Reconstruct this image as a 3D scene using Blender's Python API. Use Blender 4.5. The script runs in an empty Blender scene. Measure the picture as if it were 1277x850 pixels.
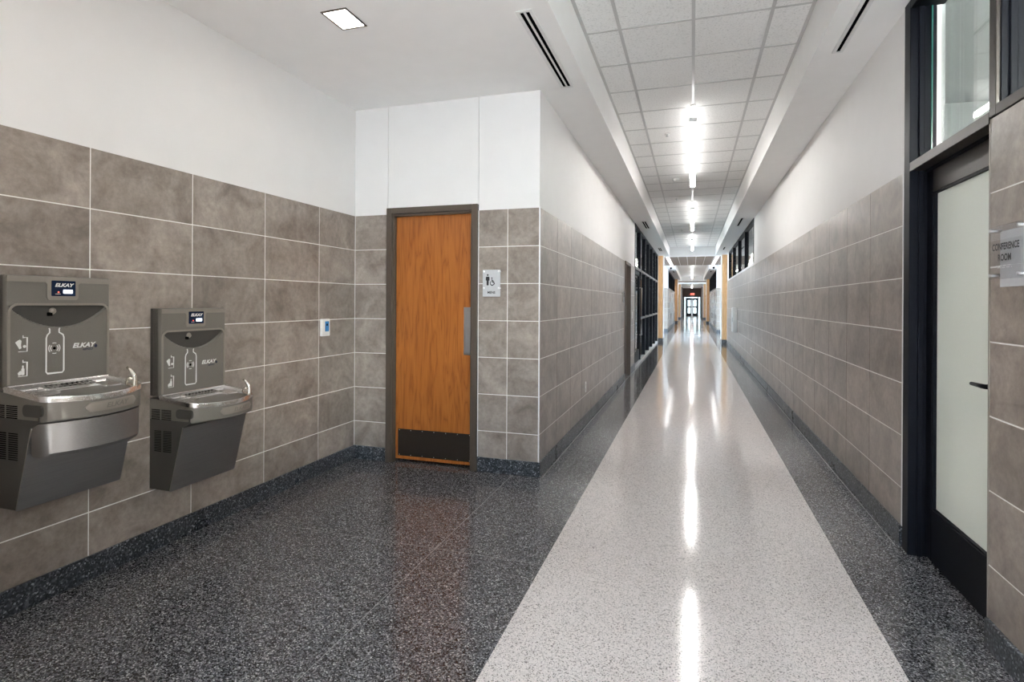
import bpy, bmesh, math, random
from mathutils import Vector
random.seed(7)
S = bpy.context.scene
COL = S.collection

# ------------------------------------------------------------------ camera
FPX, YAW, ROLL, CAMH = 700.88, 0.3095, 0.0056, 1.3948
cd = bpy.data.cameras.new('camera')
cd.sensor_fit = 'HORIZONTAL'; cd.sensor_width = 36.0
cd.lens = FPX / 1277 * 36.0
cd.shift_x = -0.0002; cd.shift_y = -0.0377
cd.clip_start = 0.02; cd.clip_end = 300
cam = bpy.data.objects.new('camera', cd); COL.objects.link(cam)
from mathutils import Matrix
cam.matrix_world = (Matrix.Translation((0, 0, CAMH)) @ Matrix.Rotation(YAW, 4, 'Z')
                    @ Matrix.Rotation(math.pi/2, 4, 'X') @ Matrix.Rotation(ROLL, 4, 'Z'))
S.camera = cam

# ------------------------------------------------------------------ world / exposure
SKY = 8.5
w = bpy.data.worlds.new('sky'); S.world = w; w.use_nodes = True
bg = w.node_tree.nodes['Background']
bg.inputs[0].default_value = (0.64, 0.82, 1.0, 1); bg.inputs[1].default_value = SKY
SUN_EL, SUN_AZ = math.radians(35), math.radians(12)     # low sun through the opening shaped in the unseen rear wall
sl = bpy.data.lights.new('sun', 'SUN'); sl.energy = 25.0; sl.angle = .009; sl.color = (1.0, .98, .95)
so_ = bpy.data.objects.new('sun', sl); COL.objects.link(so_); so_.location = (2, -12, 9)
so_.rotation_euler = Vector((-math.sin(SUN_AZ)*math.cos(SUN_EL), math.cos(SUN_AZ)*math.cos(SUN_EL), -math.sin(SUN_EL))).to_track_quat('-Z', 'Y').to_euler()
S.view_settings.view_transform = 'Standard'
S.view_settings.look = 'None'
S.view_settings.gamma = 1.0
S.view_settings.use_curve_mapping = False
S.view_settings.exposure = 1.38
S.cycles.diffuse_bounces = 8
S.cycles.glossy_bounces = 6
S.cycles.max_bounces = 14
S.cycles.sample_clamp_indirect = 6.0
LAMP_E = 24.0        # linear pendants
DOWN_E = 34.0        # small recessed downlights
ROOM_E = 95.0  # added out-of-view light that brightens the conference room

# ------------------------------------------------------------------ materials
def srgb(r, g, b):
    f = lambda c: (c/255/12.92) if c/255 <= .04045 else ((c/255+.055)/1.055)**2.4
    return (f(r), f(g), f(b), 1)
class NT:
    def __init__(s, name):
        s.m = bpy.data.materials.new(name); s.m.use_nodes = True
        s.t = s.m.node_tree; s.n = s.t.nodes; s.b = s.n['Principled BSDF']; s.out = s.n['Material Output']
    def add(s, typ, **kw):
        nd = s.n.new(typ)
        for k, v in kw.items():
            if hasattr(nd, k): setattr(nd, k, v)
            else: nd.inputs[k].default_value = v
        return nd
    def link(s, a, b): s.t.links.new(a, b)
    def ramp(s, fac, stops, interp='LINEAR'):
        r = s.n.new('ShaderNodeValToRGB'); r.color_ramp.interpolation = interp
        e = r.color_ramp.elements
        while len(e) < len(stops): e.new(0.5)
        for el, (p, c) in zip(e, stops):
            el.position = p; el.color = c if len(c) == 4 else (*c, 1)
        s.link(fac, r.inputs[0]); return r.outputs[0]
    def coords(s, rnd=False, scale=(1, 1, 1)):
        tc = s.n.new('ShaderNodeTexCoord'); mp = s.n.new('ShaderNodeMapping')
        s.link(tc.outputs['Object'], mp.inputs['Vector']); mp.inputs['Scale'].default_value = scale
        if rnd:
            oi = s.n.new('ShaderNodeObjectInfo'); mu = s.n.new('ShaderNodeVectorMath'); mu.operation = 'SCALE'
            mu.inputs[0].default_value = (37, 53, 71); s.link(oi.outputs['Random'], mu.inputs['Scale'])
            s.link(mu.outputs[0], mp.inputs['Location']); s.rnd = oi.outputs['Random']
        return mp.outputs[0]
    def bump(s, h, strength=.2, dist=.002):
        b = s.n.new('ShaderNodeBump'); b.inputs['Strength'].default_value = strength; b.inputs['Distance'].default_value = dist
        s.link(h, b.inputs['Height']); s.link(b.outputs[0], s.b.inputs['Normal'])
def plain(name, col, rough=.5, metal=0., spec=.5, noise=0.0, nscale=40, bump=0.0):
    t = NT(name); t.b.inputs['Roughness'].default_value = rough; t.b.inputs['Metallic'].default_value = metal
    t.b.inputs['Specular IOR Level'].default_value = spec
    v = t.coords(); n = t.add('ShaderNodeTexNoise', Scale=nscale, Detail=4.0); t.link(v, n.inputs['Vector'])
    k = noise or .03
    c0 = tuple(max(0, c*(1-k)) for c in col[:3]); c1 = tuple(min(1, c*(1+k)) for c in col[:3])
    t.link(t.ramp(n.outputs[0], [(.3, c0), (.7, c1)]), t.b.inputs['Base Color'])
    if bump: t.bump(n.outputs[0], bump)
    return t.m
def emit(name, col, e):
    t = NT(name); t.n.remove(t.b); em = t.add('ShaderNodeEmission'); em.inputs[0].default_value = (*col, 1); em.inputs[1].default_value = e
    t.link(em.outputs[0], t.out.inputs[0]); return t.m
def schlick(t, f0=.04):
    lw = t.add('ShaderNodeLayerWeight'); lw.inputs['Blend'].default_value = .5
    p = t.add('ShaderNodeMath', operation='POWER'); p.inputs[1].default_value = 5.0; t.link(lw.outputs['Facing'], p.inputs[0])
    m = t.add('ShaderNodeMath', operation='MULTIPLY_ADD'); m.inputs[1].default_value = 1-f0; m.inputs[2].default_value = f0; t.link(p.outputs[0], m.inputs[0])
    return m.outputs[0]
def glass(name, tint=(1, 1, 1), rough=0.0, f0=.045):
    t = NT(name); t.n.remove(t.b)
    tr = t.add('ShaderNodeBsdfTransparent'); tr.inputs[0].default_value = (*tint, 1)
    gl = t.add('ShaderNodeBsdfGlossy'); gl.inputs['Roughness'].default_value = rough
    mx = t.add('ShaderNodeMixShader')
    t.link(schlick(t, f0), mx.inputs[0]); t.link(tr.outputs[0], mx.inputs[1]); t.link(gl.outputs[0], mx.inputs[2])
    t.link(mx.outputs[0], t.out.inputs[0]); return t.m
def m_tile():
    t = NT('stone_tile'); v = t.coords(rnd=True)
    n1 = t.add('ShaderNodeTexNoise', Scale=4.5, Detail=6.0, Roughness=.62, Distortion=.6); t.link(v, n1.inputs['Vector'])
    n2 = t.add('ShaderNodeTexNoise', Scale=30., Detail=5.0, Roughness=.7); t.link(v, n2.inputs['Vector'])
    a = t.ramp(n1.outputs[0], [(.28, srgb(122, 112, 104)), (.5, srgb(152, 141, 132)), (.74, srgb(176, 165, 156))])
    b = t.ramp(n2.outputs[0], [(.3, (.78, .78, .78)), (.7, (1.12, 1.12, 1.12))])
    mx = t.add('ShaderNodeMix', data_type='RGBA', blend_type='MULTIPLY'); mx.inputs[0].default_value = 1
    t.link(a, mx.inputs[6]); t.link(b, mx.inputs[7])
    rv = t.ramp(t.rnd, [(0, (.88, .88, .88)), (1, (1.08, 1.08, 1.08))])
    m2 = t.add('ShaderNodeMix', data_type='RGBA', blend_type='MULTIPLY'); m2.inputs[0].default_value = 1
    t.link(mx.outputs[2], m2.inputs[6]); t.link(rv, m2.inputs[7]); t.link(m2.outputs[2], t.b.inputs['Base Color'])
    t.b.inputs['Roughness'].default_value = .28
    t.bump(n2.outputs[0], .12, .001); return t.m
def m_terrazzo(name, stops, scale, rough=.10):
    t = NT(name); v = t.coords()
    vo = t.add('ShaderNodeTexVoronoi', Scale=scale, Randomness=1.0); t.link(v, vo.inputs['Vector'])
    sp = t.add('ShaderNodeSeparateColor'); t.link(vo.outputs['Color'], sp.inputs[0])
    c = t.ramp(sp.outputs[0], stops, 'LINEAR'); t.link(c, t.b.inputs['Base Color'])
    n = t.add('ShaderNodeTexNoise', Scale=3.0, Detail=3.0); t.link(v, n.inputs['Vector'])
    r = t.ramp(n.outputs[0], [(.3, (rough*.85,)*3), (.7, (rough*1.25,)*3)]); t.link(r, t.b.inputs['Roughness']); t.b.inputs['Specular IOR Level'].default_value = .5
    return t.m
def m_oak(name, c0, c1, c2, rough=.35, sc=1.0):
    t = NT(name); v = t.coords(scale=(1*sc, 1*sc, .09*sc))
    n = t.add('ShaderNodeTexNoise', Scale=9., Detail=3., Roughness=.5, Distortion=.4); t.link(v, n.inputs['Vector'])
    w_ = t.add('ShaderNodeMath', operation='MULTIPLY'); w_.inputs[1].default_value = 14.0; t.link(n.outputs[0], w_.inputs[0])
    f = t.add('ShaderNodeMath', operation='PINGPONG'); f.inputs[1].default_value = 1.0; t.link(w_.outputs[0], f.inputs[0])
    base = t.ramp(f.outputs[0], [(.0, c0), (.25, c1), (.8, c2)])
    v2 = t.coords(scale=(90, 90, 1.6)); n2 = t.add('ShaderNodeTexNoise', Scale=3., Detail=3.); t.link(v2, n2.inputs['Vector'])
    g = t.ramp(n2.outputs[0], [(.35, (.8, .78, .74)), (.6, (1.05, 1.05, 1.05))])
    mx = t.add('ShaderNodeMix', data_type='RGBA', blend_type='MULTIPLY'); mx.inputs[0].default_value = .8
    t.link(base, mx.inputs[6]); t.link(g, mx.inputs[7]); t.link(mx.outputs[2], t.b.inputs['Base Color'])
    t.b.inputs['Roughness'].default_value = rough; return t.m
def m_brushed(name, col, rough=.32, axis=1, metal=1.0):
    t = NT(name); sc = [900, 900, 900]; sc[axis] = 6; v = t.coords(scale=tuple(sc))
    n = t.add('ShaderNodeTexNoise', Scale=1., Detail=3.); t.link(v, n.inputs['Vector'])
    t.link(t.ramp(n.outputs[0], [(.3, tuple(c*.85 for c in col[:3])), (.7, tuple(min(1, c*1.12) for c in col[:3]))]), t.b.inputs['Base Color'])
    t.link(t.ramp(n.outputs[0], [(.3, (rough*.8,)*3), (.7, (rough*1.2,)*3)]), t.b.inputs['Roughness'])
    t.b.inputs['Metallic'].default_value = metal; return t.m
def m_ceiltile():
    t = NT('acoustic_tile'); v = t.coords(rnd=True)
    n = t.add('ShaderNodeTexNoise', Scale=70., Detail=5., Roughness=.75); t.link(v, n.inputs['Vector'])
    t.link(t.ramp(n.outputs[0], [(.30, (.50, .50, .49)), (.46, (.83, .83, .82)), (.7, (.87, .87, .86))]), t.b.inputs['Base Color'])
    t.b.inputs['Roughness'].default_value = .85; t.bump(n.outputs[0], .35, .002); return t.m
def m_fartile():
    t = NT('far_wall_tile'); tc = t.n.new('ShaderNodeTexCoord'); sp = t.n.new('ShaderNodeSeparateXYZ'); cb = t.n.new('ShaderNodeCombineXYZ')
    t.link(tc.outputs['Object'], sp.inputs[0]); ad = t.add('ShaderNodeMath', operation='ADD'); t.link(sp.outputs[0], ad.inputs[0]); t.link(sp.outputs[1], ad.inputs[1])
    t.link(ad.outputs[0], cb.inputs[0]); t.link(sp.outputs[2], cb.inputs[1])
    br = t.add('ShaderNodeTexBrick', offset=0.0, squash=1.0); t.link(cb.outputs[0], br.inputs['Vector'])
    for k, v in (('Scale', 1.0), ('Mortar Size', .004), ('Brick Width', .603), ('Row Height', .303), ('Color1', srgb(158, 148, 138)), ('Color2', srgb(144, 134, 124)), ('Mortar', srgb(205, 200, 192))): br.inputs[k].default_value = v
    t.link(br.outputs[0], t.b.inputs['Base Color']); t.b.inputs['Roughness'].default_value = .25; return t.m
def m_frost():
    t = NT('frosted_glass'); t.n.remove(t.b)
    v = t.coords(); n = t.add('ShaderNodeTexNoise', Scale=400.); t.link(v, n.inputs['Vector'])
    c = t.ramp(n.outputs[0], [(.3, (.80, .83, .79)), (.7, (.85, .87, .83))])
    d = t.add('ShaderNodeBsdfDiffuse'); tl = t.add('ShaderNodeBsdfTranslucent'); t.link(c, d.inputs[0]); t.link(c, tl.inputs[0])
    m1 = t.add('ShaderNodeMixShader'); m1.inputs[0].default_value = .45; t.link(d.outputs[0], m1.inputs[1]); t.link(tl.outputs[0], m1.inputs[2])
    g = t.add('ShaderNodeBsdfGlossy'); g.inputs['Roughness'].default_value = .08
    m2 = t.add('ShaderNodeMixShader')
    t.link(schlick(t, .04), m2.inputs[0]); t.link(m1.outputs[0], m2.inputs[1]); t.link(g.outputs[0], m2.inputs[2]); t.link(m2.outputs[0], t.out.inputs[0]); return t.m

M = dict(
    white=plain('white_paint', (.79, .78, .77), .55, noise=.012, nscale=6),
    ceil=plain('ceiling_paint', (.88, .875, .865), .6, noise=.012, nscale=6),
    tee=plain('tee_enamel', (.50, .50, .495), .30), tile=m_tile(), ctile=m_ceiltile(), fartile=m_fartile(),
    grout=plain('grout', (.86, .85, .82), .8, noise=.06), trimw=plain('edge_trim', (.85, .85, .86), .3),
    dark=m_terrazzo('dark_terrazzo', [(0, (.012, .013, .016)), (.22, (.026, .027, .031)), (.45, (.078, .080, .088)), (.7, (.155, .157, .167)), (.92, (.28, .28, .29)), (1, (.6, .6, .6))], 195),
    light=m_terrazzo('light_terrazzo', [(0, (.11, .10, .095)), (.08, (.28, .26, .25)), (.16, (.56, .53, .515)), (.5, (.76, .71, .69)), (1, (.85, .80, .785))], 250),
    base=m_terrazzo('base_terrazzo', [(0, (.008, .01, .013)), (.3, (.02, .024, .03)), (.6, (.05, .057, .068)), (.9, (.12, .13, .145)), (1, (.4, .42, .45))], 120, .3),
    divider=plain('divider_zinc', (.24, .24, .24), .35, .4),
    oak=m_oak('oak_veneer', srgb(148, 84, 32), srgb(166, 97, 40), srgb(174, 105, 46), sc=1.3),
    maple=m_oak('maple_veneer', srgb(212, 164, 112), srgb(222, 178, 128), srgb(230, 190, 142), .45),
    bronze=plain('bronze_frame', srgb(88, 78, 68), .42, .15), kick=plain('kick_plate', srgb(52, 44, 38), .4, .3),
    black=plain('black_anodised', (.006, .007, .011), .45, .0, .12), frame_lit=plain('dark_bronze_lit_face', (.045, .038, .034), .38, .6),  # lighter bronze copy paints the lit, reflecting faces of the black frame
    steel=m_brushed('stainless', (.40, .395, .385), .42), steelv=m_brushed('stainless_plate', (.55, .56, .57), .35, 2),
    polished=m_brushed('polished_basin', (.90, .89, .88), .24), chrome=plain('chrome', (.80, .76, .68), .12, 1.0),
    grey=plain('grey_granite_paint', srgb(126, 122, 115), .40, .35, noise=.05, nscale=300),
    greyd=plain('dark_grey_paint', srgb(78, 76, 72), .40, .3, noise=.05, nscale=300),
    greyl=plain('light_grey_trim', srgb(150, 143, 134), .38, .35), slot=plain('slot_black', (.003, .003, .003), .8, 0, .0),
    print=plain('white_print', (.80, .80, .78), .5), navy=plain('navy_print', srgb(32, 38, 66), .5),
    screen=plain('screen_navy', srgb(24, 38, 62), .15), lcd=emit('display_glow', (.75, .88, 1.0), 1.1), redled=emit('red_indicator', (1, .12, .08), 1.0), blueled=emit('fill_light', (.55, .65, 1.0), 2.5),
    plastic=plain('white_plastic', (.82, .82, .80), .35), blue=plain('blue_screen', srgb(70, 140, 200), .2),
    acrylic=glass('clear_acrylic', (.96, .97, .98), .02, .03), acrylicf=plain('satin_acrylic', srgb(196, 197, 200), .25), ink=plain('black_ink', (.01, .01, .012), .5),
    glass=glass('window_glass', (.90, .94, .93)), tinted=glass('tinted_exit_glass', (.42, .46, .46)), skyblock=plain('sky_block_grey', (.32, .33, .34), .8), frost=m_frost(), edge=plain('glass_edge', srgb(60, 120, 110), .2),
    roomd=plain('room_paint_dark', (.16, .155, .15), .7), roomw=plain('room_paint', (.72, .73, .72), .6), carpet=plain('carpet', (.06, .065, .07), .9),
    brown=plain('brown_plank', srgb(112, 94, 80), .5, noise=.1), greyw=plain('grey_wall', srgb(120, 114, 110), .5),
    ground=plain('pavement', (.45, .46, .46), .8, noise=.1, nscale=2),
    lamp=emit('lamp_diffuser', (1.0, .98, .95), LAMP_E), uplamp=emit('lamp_uplight', (1.0, .98, .95), LAMP_E*.14), crosslamp=emit('cross_hall_diffuser', (1.0, .98, .95), 1.6), down=emit('downlight_lens', (1.0, .93, .86), DOWN_E), downfar=emit('downlight_lens_dim', (1.0, .93, .86), DOWN_E*.45), panel=emit('room_fill', (1, .97, .94), ROOM_E),
    globe=emit('globe_light', (1, .93, .84), 6.0), exitred=emit('exit_red', (1.0, .10, .06), 2.2), alum=plain('white_aluminium', (.75, .75, .74), .35, .2))

# ------------------------------------------------------------------ mesh helpers
WP = {}
MESH = {}
def link(o, parent, wloc):
    COL.objects.link(o); WP[o] = Vector(wloc)
    if parent is not None:
        o.parent = parent; o.location = Vector(wloc) - WP[parent]
    else: o.location = wloc
    return o
def mesh_obj(name, verts, faces, mat, parent=None, smooth=False, origin=None, shade_auto=False):
    """verts in world space; origin defaults to bounding-box centre"""
    if origin is None:
        lo = [min(v[i] for v in verts) for i in range(3)]; hi = [max(v[i] for v in verts) for i in range(3)]
        origin = [(a+b)/2 for a, b in zip(lo, hi)]
    me = bpy.data.meshes.new(name)
    me.from_pydata([tuple(v[i]-origin[i] for i in range(3)) for v in verts], [], faces)
    bm = bmesh.new(); bm.from_mesh(me); bmesh.ops.recalc_face_normals(bm, faces=bm.faces); bm.to_mesh(me); bm.free()
    if smooth: 
        me.polygons.foreach_set('use_smooth', [True]*len(me.polygons))
    me.materials.append(M[mat])
    return link(bpy.data.objects.new(name, me), parent, origin)
BF = [(0, 1, 3, 2), (4, 6, 7, 5), (0, 4, 5, 1), (2, 3, 7, 6), (0, 2, 6, 4), (1, 5, 7, 3)]
def bverts(x0, x1, y0, y1, z0, z1): return [(x, y, z) for x in (x0, x1) for y in (y0, y1) for z in (z0, z1)]
def box(name, x0, x1, y0, y1, z0, z1, mat, parent=None, bevel=0.0, seg=1):
    dx, dy, dz = abs(x1-x0), abs(y1-y0), abs(z1-z0)
    key = (name.split('.')[0], round(dx, 4), round(dy, 4), round(dz, 4), mat, bevel)
    me = MESH.get(key)
    if me is None:
        me = bpy.data.meshes.new(name)
        me.from_pydata(bverts(-dx/2, dx/2, -dy/2, dy/2, -dz/2, dz/2), [], BF)
        bm = bmesh.new(); bm.from_mesh(me)
        if bevel:
            bmesh.ops.bevel(bm, geom=bm.edges[:], offset=min(bevel, dx*.45, dy*.45, dz*.45), segments=seg, affect='EDGES', profile=.5)
        bmesh.ops.recalc_face_normals(bm, faces=bm.faces); bm.to_mesh(me); bm.free()
        if bevel and seg > 1:
            me.polygons.foreach_set('use_smooth', [True]*len(me.polygons))
            try: me.set_sharp_from_angle(angle=.6)
            except Exception: pass
        me.materials.append(M[mat]); MESH[key] = me
    return link(bpy.data.objects.new(name, me), parent, ((x0+x1)/2, (y0+y1)/2, (z0+z1)/2))
def boxes(name, lst, mat, parent=None, origin=None):
    V, F = [], []
    for b in lst:
        k = len(V); V += bverts(*b); F += [tuple(i+k for i in f) for f in BF]
    return mesh_obj(name, V, F, mat, parent, origin=origin)
def tag(o, label, cat=None, group=None, kind=None):
    o['label'] = label
    if cat: o['category'] = cat
    if group: o['group'] = group
    if kind: o['kind'] = kind
    return o
def struct(o, label): 
    o['kind'] = 'structure'; o['label'] = label; return o
def empty(name, loc, label, cat, group=None):
    o = bpy.data.objects.new(name, None); o.empty_display_size = .1; link(o, None, loc); return tag(o, label, cat, group)
def prism(name, poly, mp, a, b, mat, parent=None, smooth=False):
    """poly 2-D points, mp(p, t)->world, extruded from t=a to t=b"""
    n = len(poly); V = [mp(p, a) for p in poly] + [mp(p, b) for p in poly]
    F = [tuple(range(n)), tuple(range(n, 2*n))] + [(i, (i+1) % n, n+(i+1) % n, n+i) for i in range(n)]
    return mesh_obj(name, V, F, mat, parent, smooth)
def tube_vf(pts, rad, n=10, V=None, F=None):
    V = [] if V is None else V; F = [] if F is None else F
    pts = [Vector(p) for p in pts]; rings = []
    up = Vector((0, 0, 1))
    for i, p in enumerate(pts):
        d = (pts[min(i+1, len(pts)-1)] - pts[max(i-1, 0)]).normalized()
        a = d.cross(up); a = a if a.length > 1e-4 else d.cross(Vector((1, 0, 0))); a.normalize(); b = a.cross(d).normalized()
        r = rad[i] if isinstance(rad, (list, tuple)) else rad
        k = len(V); V += [tuple(p + a*r*math.cos(t*2*math.pi/n) + b*r*math.sin(t*2*math.pi/n)) for t in range(n)]; rings.append(k)
    for k0, k1 in zip(rings, rings[1:]):
        F += [(k0+t, k0+(t+1) % n, k1+(t+1) % n, k1+t) for t in range(n)]
    F += [tuple(range(rings[0], rings[0]+n)), tuple(range(rings[-1], rings[-1]+n))]
    return V, F
def tube(name, pts, rad, mat, parent=None, n=10):
    V, F = tube_vf(pts, rad, n); return mesh_obj(name, V, F, mat, parent, True)
def ribbon_vf(poly, w_, mp, t0=0.0, t1=.0006, closed=False, V=None, F=None):
    V = [] if V is None else V; F = [] if F is None else F
    P = [Vector(p) for p in poly]; n = len(P); L, R = [], []
    for i in range(n):
        a = P[(i-1) % n] if (closed or i > 0) else P[i]; b = P[(i+1) % n] if (closed or i < n-1) else P[i]
        d = (b-a).normalized(); nn = Vector((-d.y, d.x))
        e1 = (P[i]-a); 
        k = 1.0
        if (closed or 0 < i < n-1) and e1.length > 1e-6:
            c = abs(e1.normalized().dot(d)); k = 1/max(.5, c)
        L.append(P[i]+nn*w_/2*k); R.append(P[i]-nn*w_/2*k)
    k = len(V)
    V += [mp(p, t0) for p in L] + [mp(p, t0) for p in R] + [mp(p, t1) for p in L] + [mp(p, t1) for p in R]
    for i in range(n if closed else n-1):
        j = (i+1) % n
        F += [(k+2*n+i, k+2*n+j, k+3*n+j, k+3*n+i), (k+i, k+j, k+2*n+j, k+2*n+i), (k+n+i, k+n+j, k+3*n+j, k+3*n+i), (k+i, k+j, k+n+j, k+n+i)]
    if not closed:
        for i in (0, n-1): F += [(k+i, k+n+i, k+3*n+i, k+2*n+i)]
    return V, F
def poly_vf(poly, mp, t0=0.0, t1=.0006, V=None, F=None):
    V = [] if V is None else V; F = [] if F is None else F
    k = len(V); n = len(poly); V += [mp(p, t0) for p in poly] + [mp(p, t1) for p in poly]
    F += [tuple(range(k, k+n)), tuple(range(k+n, k+2*n))] + [(k+i, k+(i+1) % n, k+n+(i+1) % n, k+n+i) for i in range(n)]
    return V, F
def arc(cx, cy, r, a0, a1, n=16): return [(cx+r*math.cos(math.radians(a0+(a1-a0)*i/n)), cy+r*math.sin(math.radians(a0+(a1-a0)*i/n))) for i in range(n+1)]
def rrect(x0, x1, y0, y1, r, n=5):
    return (arc(x1-r, y1-r, r, 0, 90, n) + arc(x0+r, y1-r, r, 90, 180, n) + arc(x0+r, y0+r, r, 180, 270, n) + arc(x1-r, y0+r, r, 270, 360, n))
def text(name, s, size, mp, mat, parent, shear=0.0, bold=0.0, depth=.0004, squash=1.0):
    """lettering centred at the plane origin; mp maps ((u,v),t) to world"""
    cu = bpy.data.curves.new(name, 'FONT'); cu.body = s; cu.size = size; cu.align_x = 'CENTER'; cu.align_y = 'CENTER'; cu.shear = shear; cu.offset = bold; cu.resolution_u = 3
    to = bpy.data.objects.new(name, cu); COL.objects.link(to); bpy.context.view_layer.update()
    me = bpy.data.meshes.new_from_object(to.evaluated_get(bpy.context.evaluated_depsgraph_get()))
    V = [mp((v.co.x*squash, v.co.y), depth) for v in me.vertices]; F = [tuple(p.vertices) for p in me.polygons]
    bpy.data.objects.remove(to); bpy.data.curves.remove(cu); bpy.data.meshes.remove(me)
    return mesh_obj(name, V, F, mat, parent)

# ------------------------------------------------------------------ key dimensions (metres)
XL, YB, XC, XR = -2.8606, 4.3424, -1.1585, 1.1585
ZT, ZB, ZS, ZC = 2.1534, .119, 3.095, 3.42
TW, TH, J = .603, .303, .0058
YREAR, YEND1 = -2.7, 21.5

# ------------------------------------------------------------------ floor
fl = struct(box('floor', -9, 9, YREAR-.2, 67.2, -.12, 0, 'dark'), 'dark grey polished terrazzo floor of the hallway')
box('light_inlay', -.75, .775, YREAR-.2, 67.0, 0, .0008, 'light', fl)
for x in (-1.375,):
    box('divider_strip', x-.0015, x+.0015, YREAR, YB, 0, .0009, 'divider', fl)
box('divider_strip', -2.85, -.75, 2.899, 2.901, 0, .0009, 'divider', fl)
box('divider_strip', .775, XR+.03, 2.839, 2.841, 0, .0009, 'divider', fl)
for y in (9.1, 15.3): 
    box('divider_strip', XC, -.75, y-.002, y+.002, 0, .0009, 'divider', fl); box('divider_strip', .775, XR, y-.002, y+.002, 0, .0009, 'divider', fl)
box('divider_strip', 1.128, 1.132, 3.78, 21., 0, .0009, 'divider', fl)
box('divider_strip', -1.132, -1.128, 4.36, 21., 0, .0009, 'divider', fl)
struct(box('ground', -60, 60, -40, 120, -.5, -.3, 'ground'), 'pale paved ground outside the far glass doors')

# ------------------------------------------------------------------ tiled walls
ROWS = [(ZT-(k+1)*TH, ZT-k*TH) for k in range(6)] + [(ZB, ZT-6*TH)]
def tiles(parent, P, cols, rows=ROWS):
    for s0, s1 in cols:
        for z0, z1 in rows:
            a = P(s0+J/2, 0); b = P(s1-J/2, -.010)
            zz0 = z0+J/2 if z0 > ZB+.01 else z0
            box('tile', min(a[0], b[0]), max(a[0], b[0]), min(a[1], b[1]), max(a[1], b[1]), zz0, z1-J/2 if z1 < ZT-.01 else z1, 'tile', parent, .0012)
def cols_from(a, b, first, w_=TW):
    """column edges from a to b (increasing), one joint lies at `first`"""
    e = []; x = first - math.ceil((first-a)/w_)*w_
    while x < b+w_:
        e.append(x); x += w_
    e = [a] + [x for x in e if a+.02 < x < b-.02] + [b]
    return list(zip(e, e[1:]))
# left wall (drinking fountains)
wl = struct(boxes('wall_left', [(XL-.2, XL-.006, YREAR, YB+.2, 0, ZS+.3)], 'white'), 'left wall with taupe stone tile below white plaster, behind the drinking fountains')
box('grout_bed', XL-.02, XL-.0018, YREAR, YB-.001, ZB, ZT-.001, 'grout', wl)
tiles(wl, lambda s, d: (XL+d, s), [c for c in cols_from(YREAR, YB, YB-.5046) if c[1] > .4])
# back wall (restroom door)
DFX0, DFX1, DFZ = -2.535, -1.687, 2.206
wb = struct(boxes('wall_back', [(XL-.2, DFX0-.002, YB+.006, YB+.16, 0, ZS+.3), (DFX0+.002, DFX1-.002, YB+.006, YB+.16, DFZ, ZS+.3), (DFX1+.002, XC-.16, YB+.006, YB+.16, 0, ZS+.3),
                               (DFX0-.01, DFX0+.01, YB+.016, YB+.1, DFZ, ZS+.3), (DFX1-.01, DFX1+.01, YB+.016, YB+.1, DFZ, ZS+.3)], 'white'), 'end wall of the alcove around the oak restroom door')
boxes('grout_bed', [(XL, DFX0, YB+.0018, YB+.02, ZB, ZT-.001), (DFX1, XC-.0018, YB+.0018, YB+.02, ZB, ZT-.001)], 'grout', wb)
xj = -1.430
tiles(wb, lambda s, d: (s, YB-d), [(XL, DFX0-.004), (DFX1+.004, xj), (xj, XC-.006)])
# corridor left wall up to the storefront
D2A, D2B, D2Z = 10.33, 11.22, 2.16
SF0, SF1 = 12.17, 20.5
wc = struct(boxes('wall_inner', [(XC-.16, XC-.006, YB+.006, D2A, 0, ZS+.3), (XC-.16, XC-.006, D2A, D2B, D2Z, ZS+.3), (XC-.16, XC-.006, D2B, SF0, 0, ZS+.3)], 'white'), 'corridor wall with stone tile between the alcove corner and the black storefront')
boxes('grout_bed', [(XC-.02, XC-.0018, YB+.0018, D2A, ZB, ZT-.001), (XC-.02, XC-.0018, D2B, SF0, ZB, ZT-.001)], 'grout', wc)
tiles(wc, lambda s, d: (XC+d, s), cols_from(YB+.006, D2A-.004, 4.957) + cols_from(D2B+.004, SF0, 4.957))
# right wall
R0, R1 = 3.775, 20.6
CL0, CL1 = 12.06, 19.9
wr = struct(boxes('wall_right', [(XR+.006, XR+.2, R0, R1, 0, ZT), (XR+.006, XR+.2, R0, CL0, ZT, ZS+.3), (XR+.006, XR+.2, CL1, R1, ZT, ZS+.3)], 'white'), 'long right wall with stone tile below white plaster and a row of high windows')
box('grout_bed', XR+.0018, XR+.02, R0+.002, R1, ZB, ZT-.001, 'grout', wr)
tiles(wr, lambda s, d: (XR-d, s), cols_from(R0+.006, R1, 4.402))
# near right wall
N1 = 2.785
wn = struct(boxes('wall_right_near', [(XR+.006, XR+.2, YREAR, N1, 0, ZT), (XR+.006, XR+.2, YREAR, .3, ZT, ZS+.3)], 'white'), 'short stretch of tiled wall beside the conference room door')
box('grout_bed', XR+.0018, XR+.02, YREAR, N1-.002, ZB, ZT-.001, 'grout', wn)
tiles(wn, lambda s, d: (XR-d, s), [c for c in cols_from(YREAR, N1-.004, N1-.30) if c[1] > .5])
# edge trims
struct(box('trim_1', XC-.008, XC+.0015, YB-.0015, YB+.008, ZB, ZT+.002, 'trimw'), 'white metal edge trim on the outer tile corner')
struct(box('trim_2', XR-.0015, XR+.03, R0-.008, R0+.006, ZB, ZT+.002, 'trimw'), 'white metal edge trim where the right wall tile meets the black door frame')
struct(box('trim_3', XR+.004, XR+.03, R0-.012, R0+.004, ZT, ZS, 'trimw'), 'white return above the tile next to the black transom frame')
struct(box('trim_4', XR-.0015, XR+.03, N1-.004, N1+.004, ZB, ZT, 'greyl'), 'pale edge trim of the tile beside the conference room door')
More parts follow.
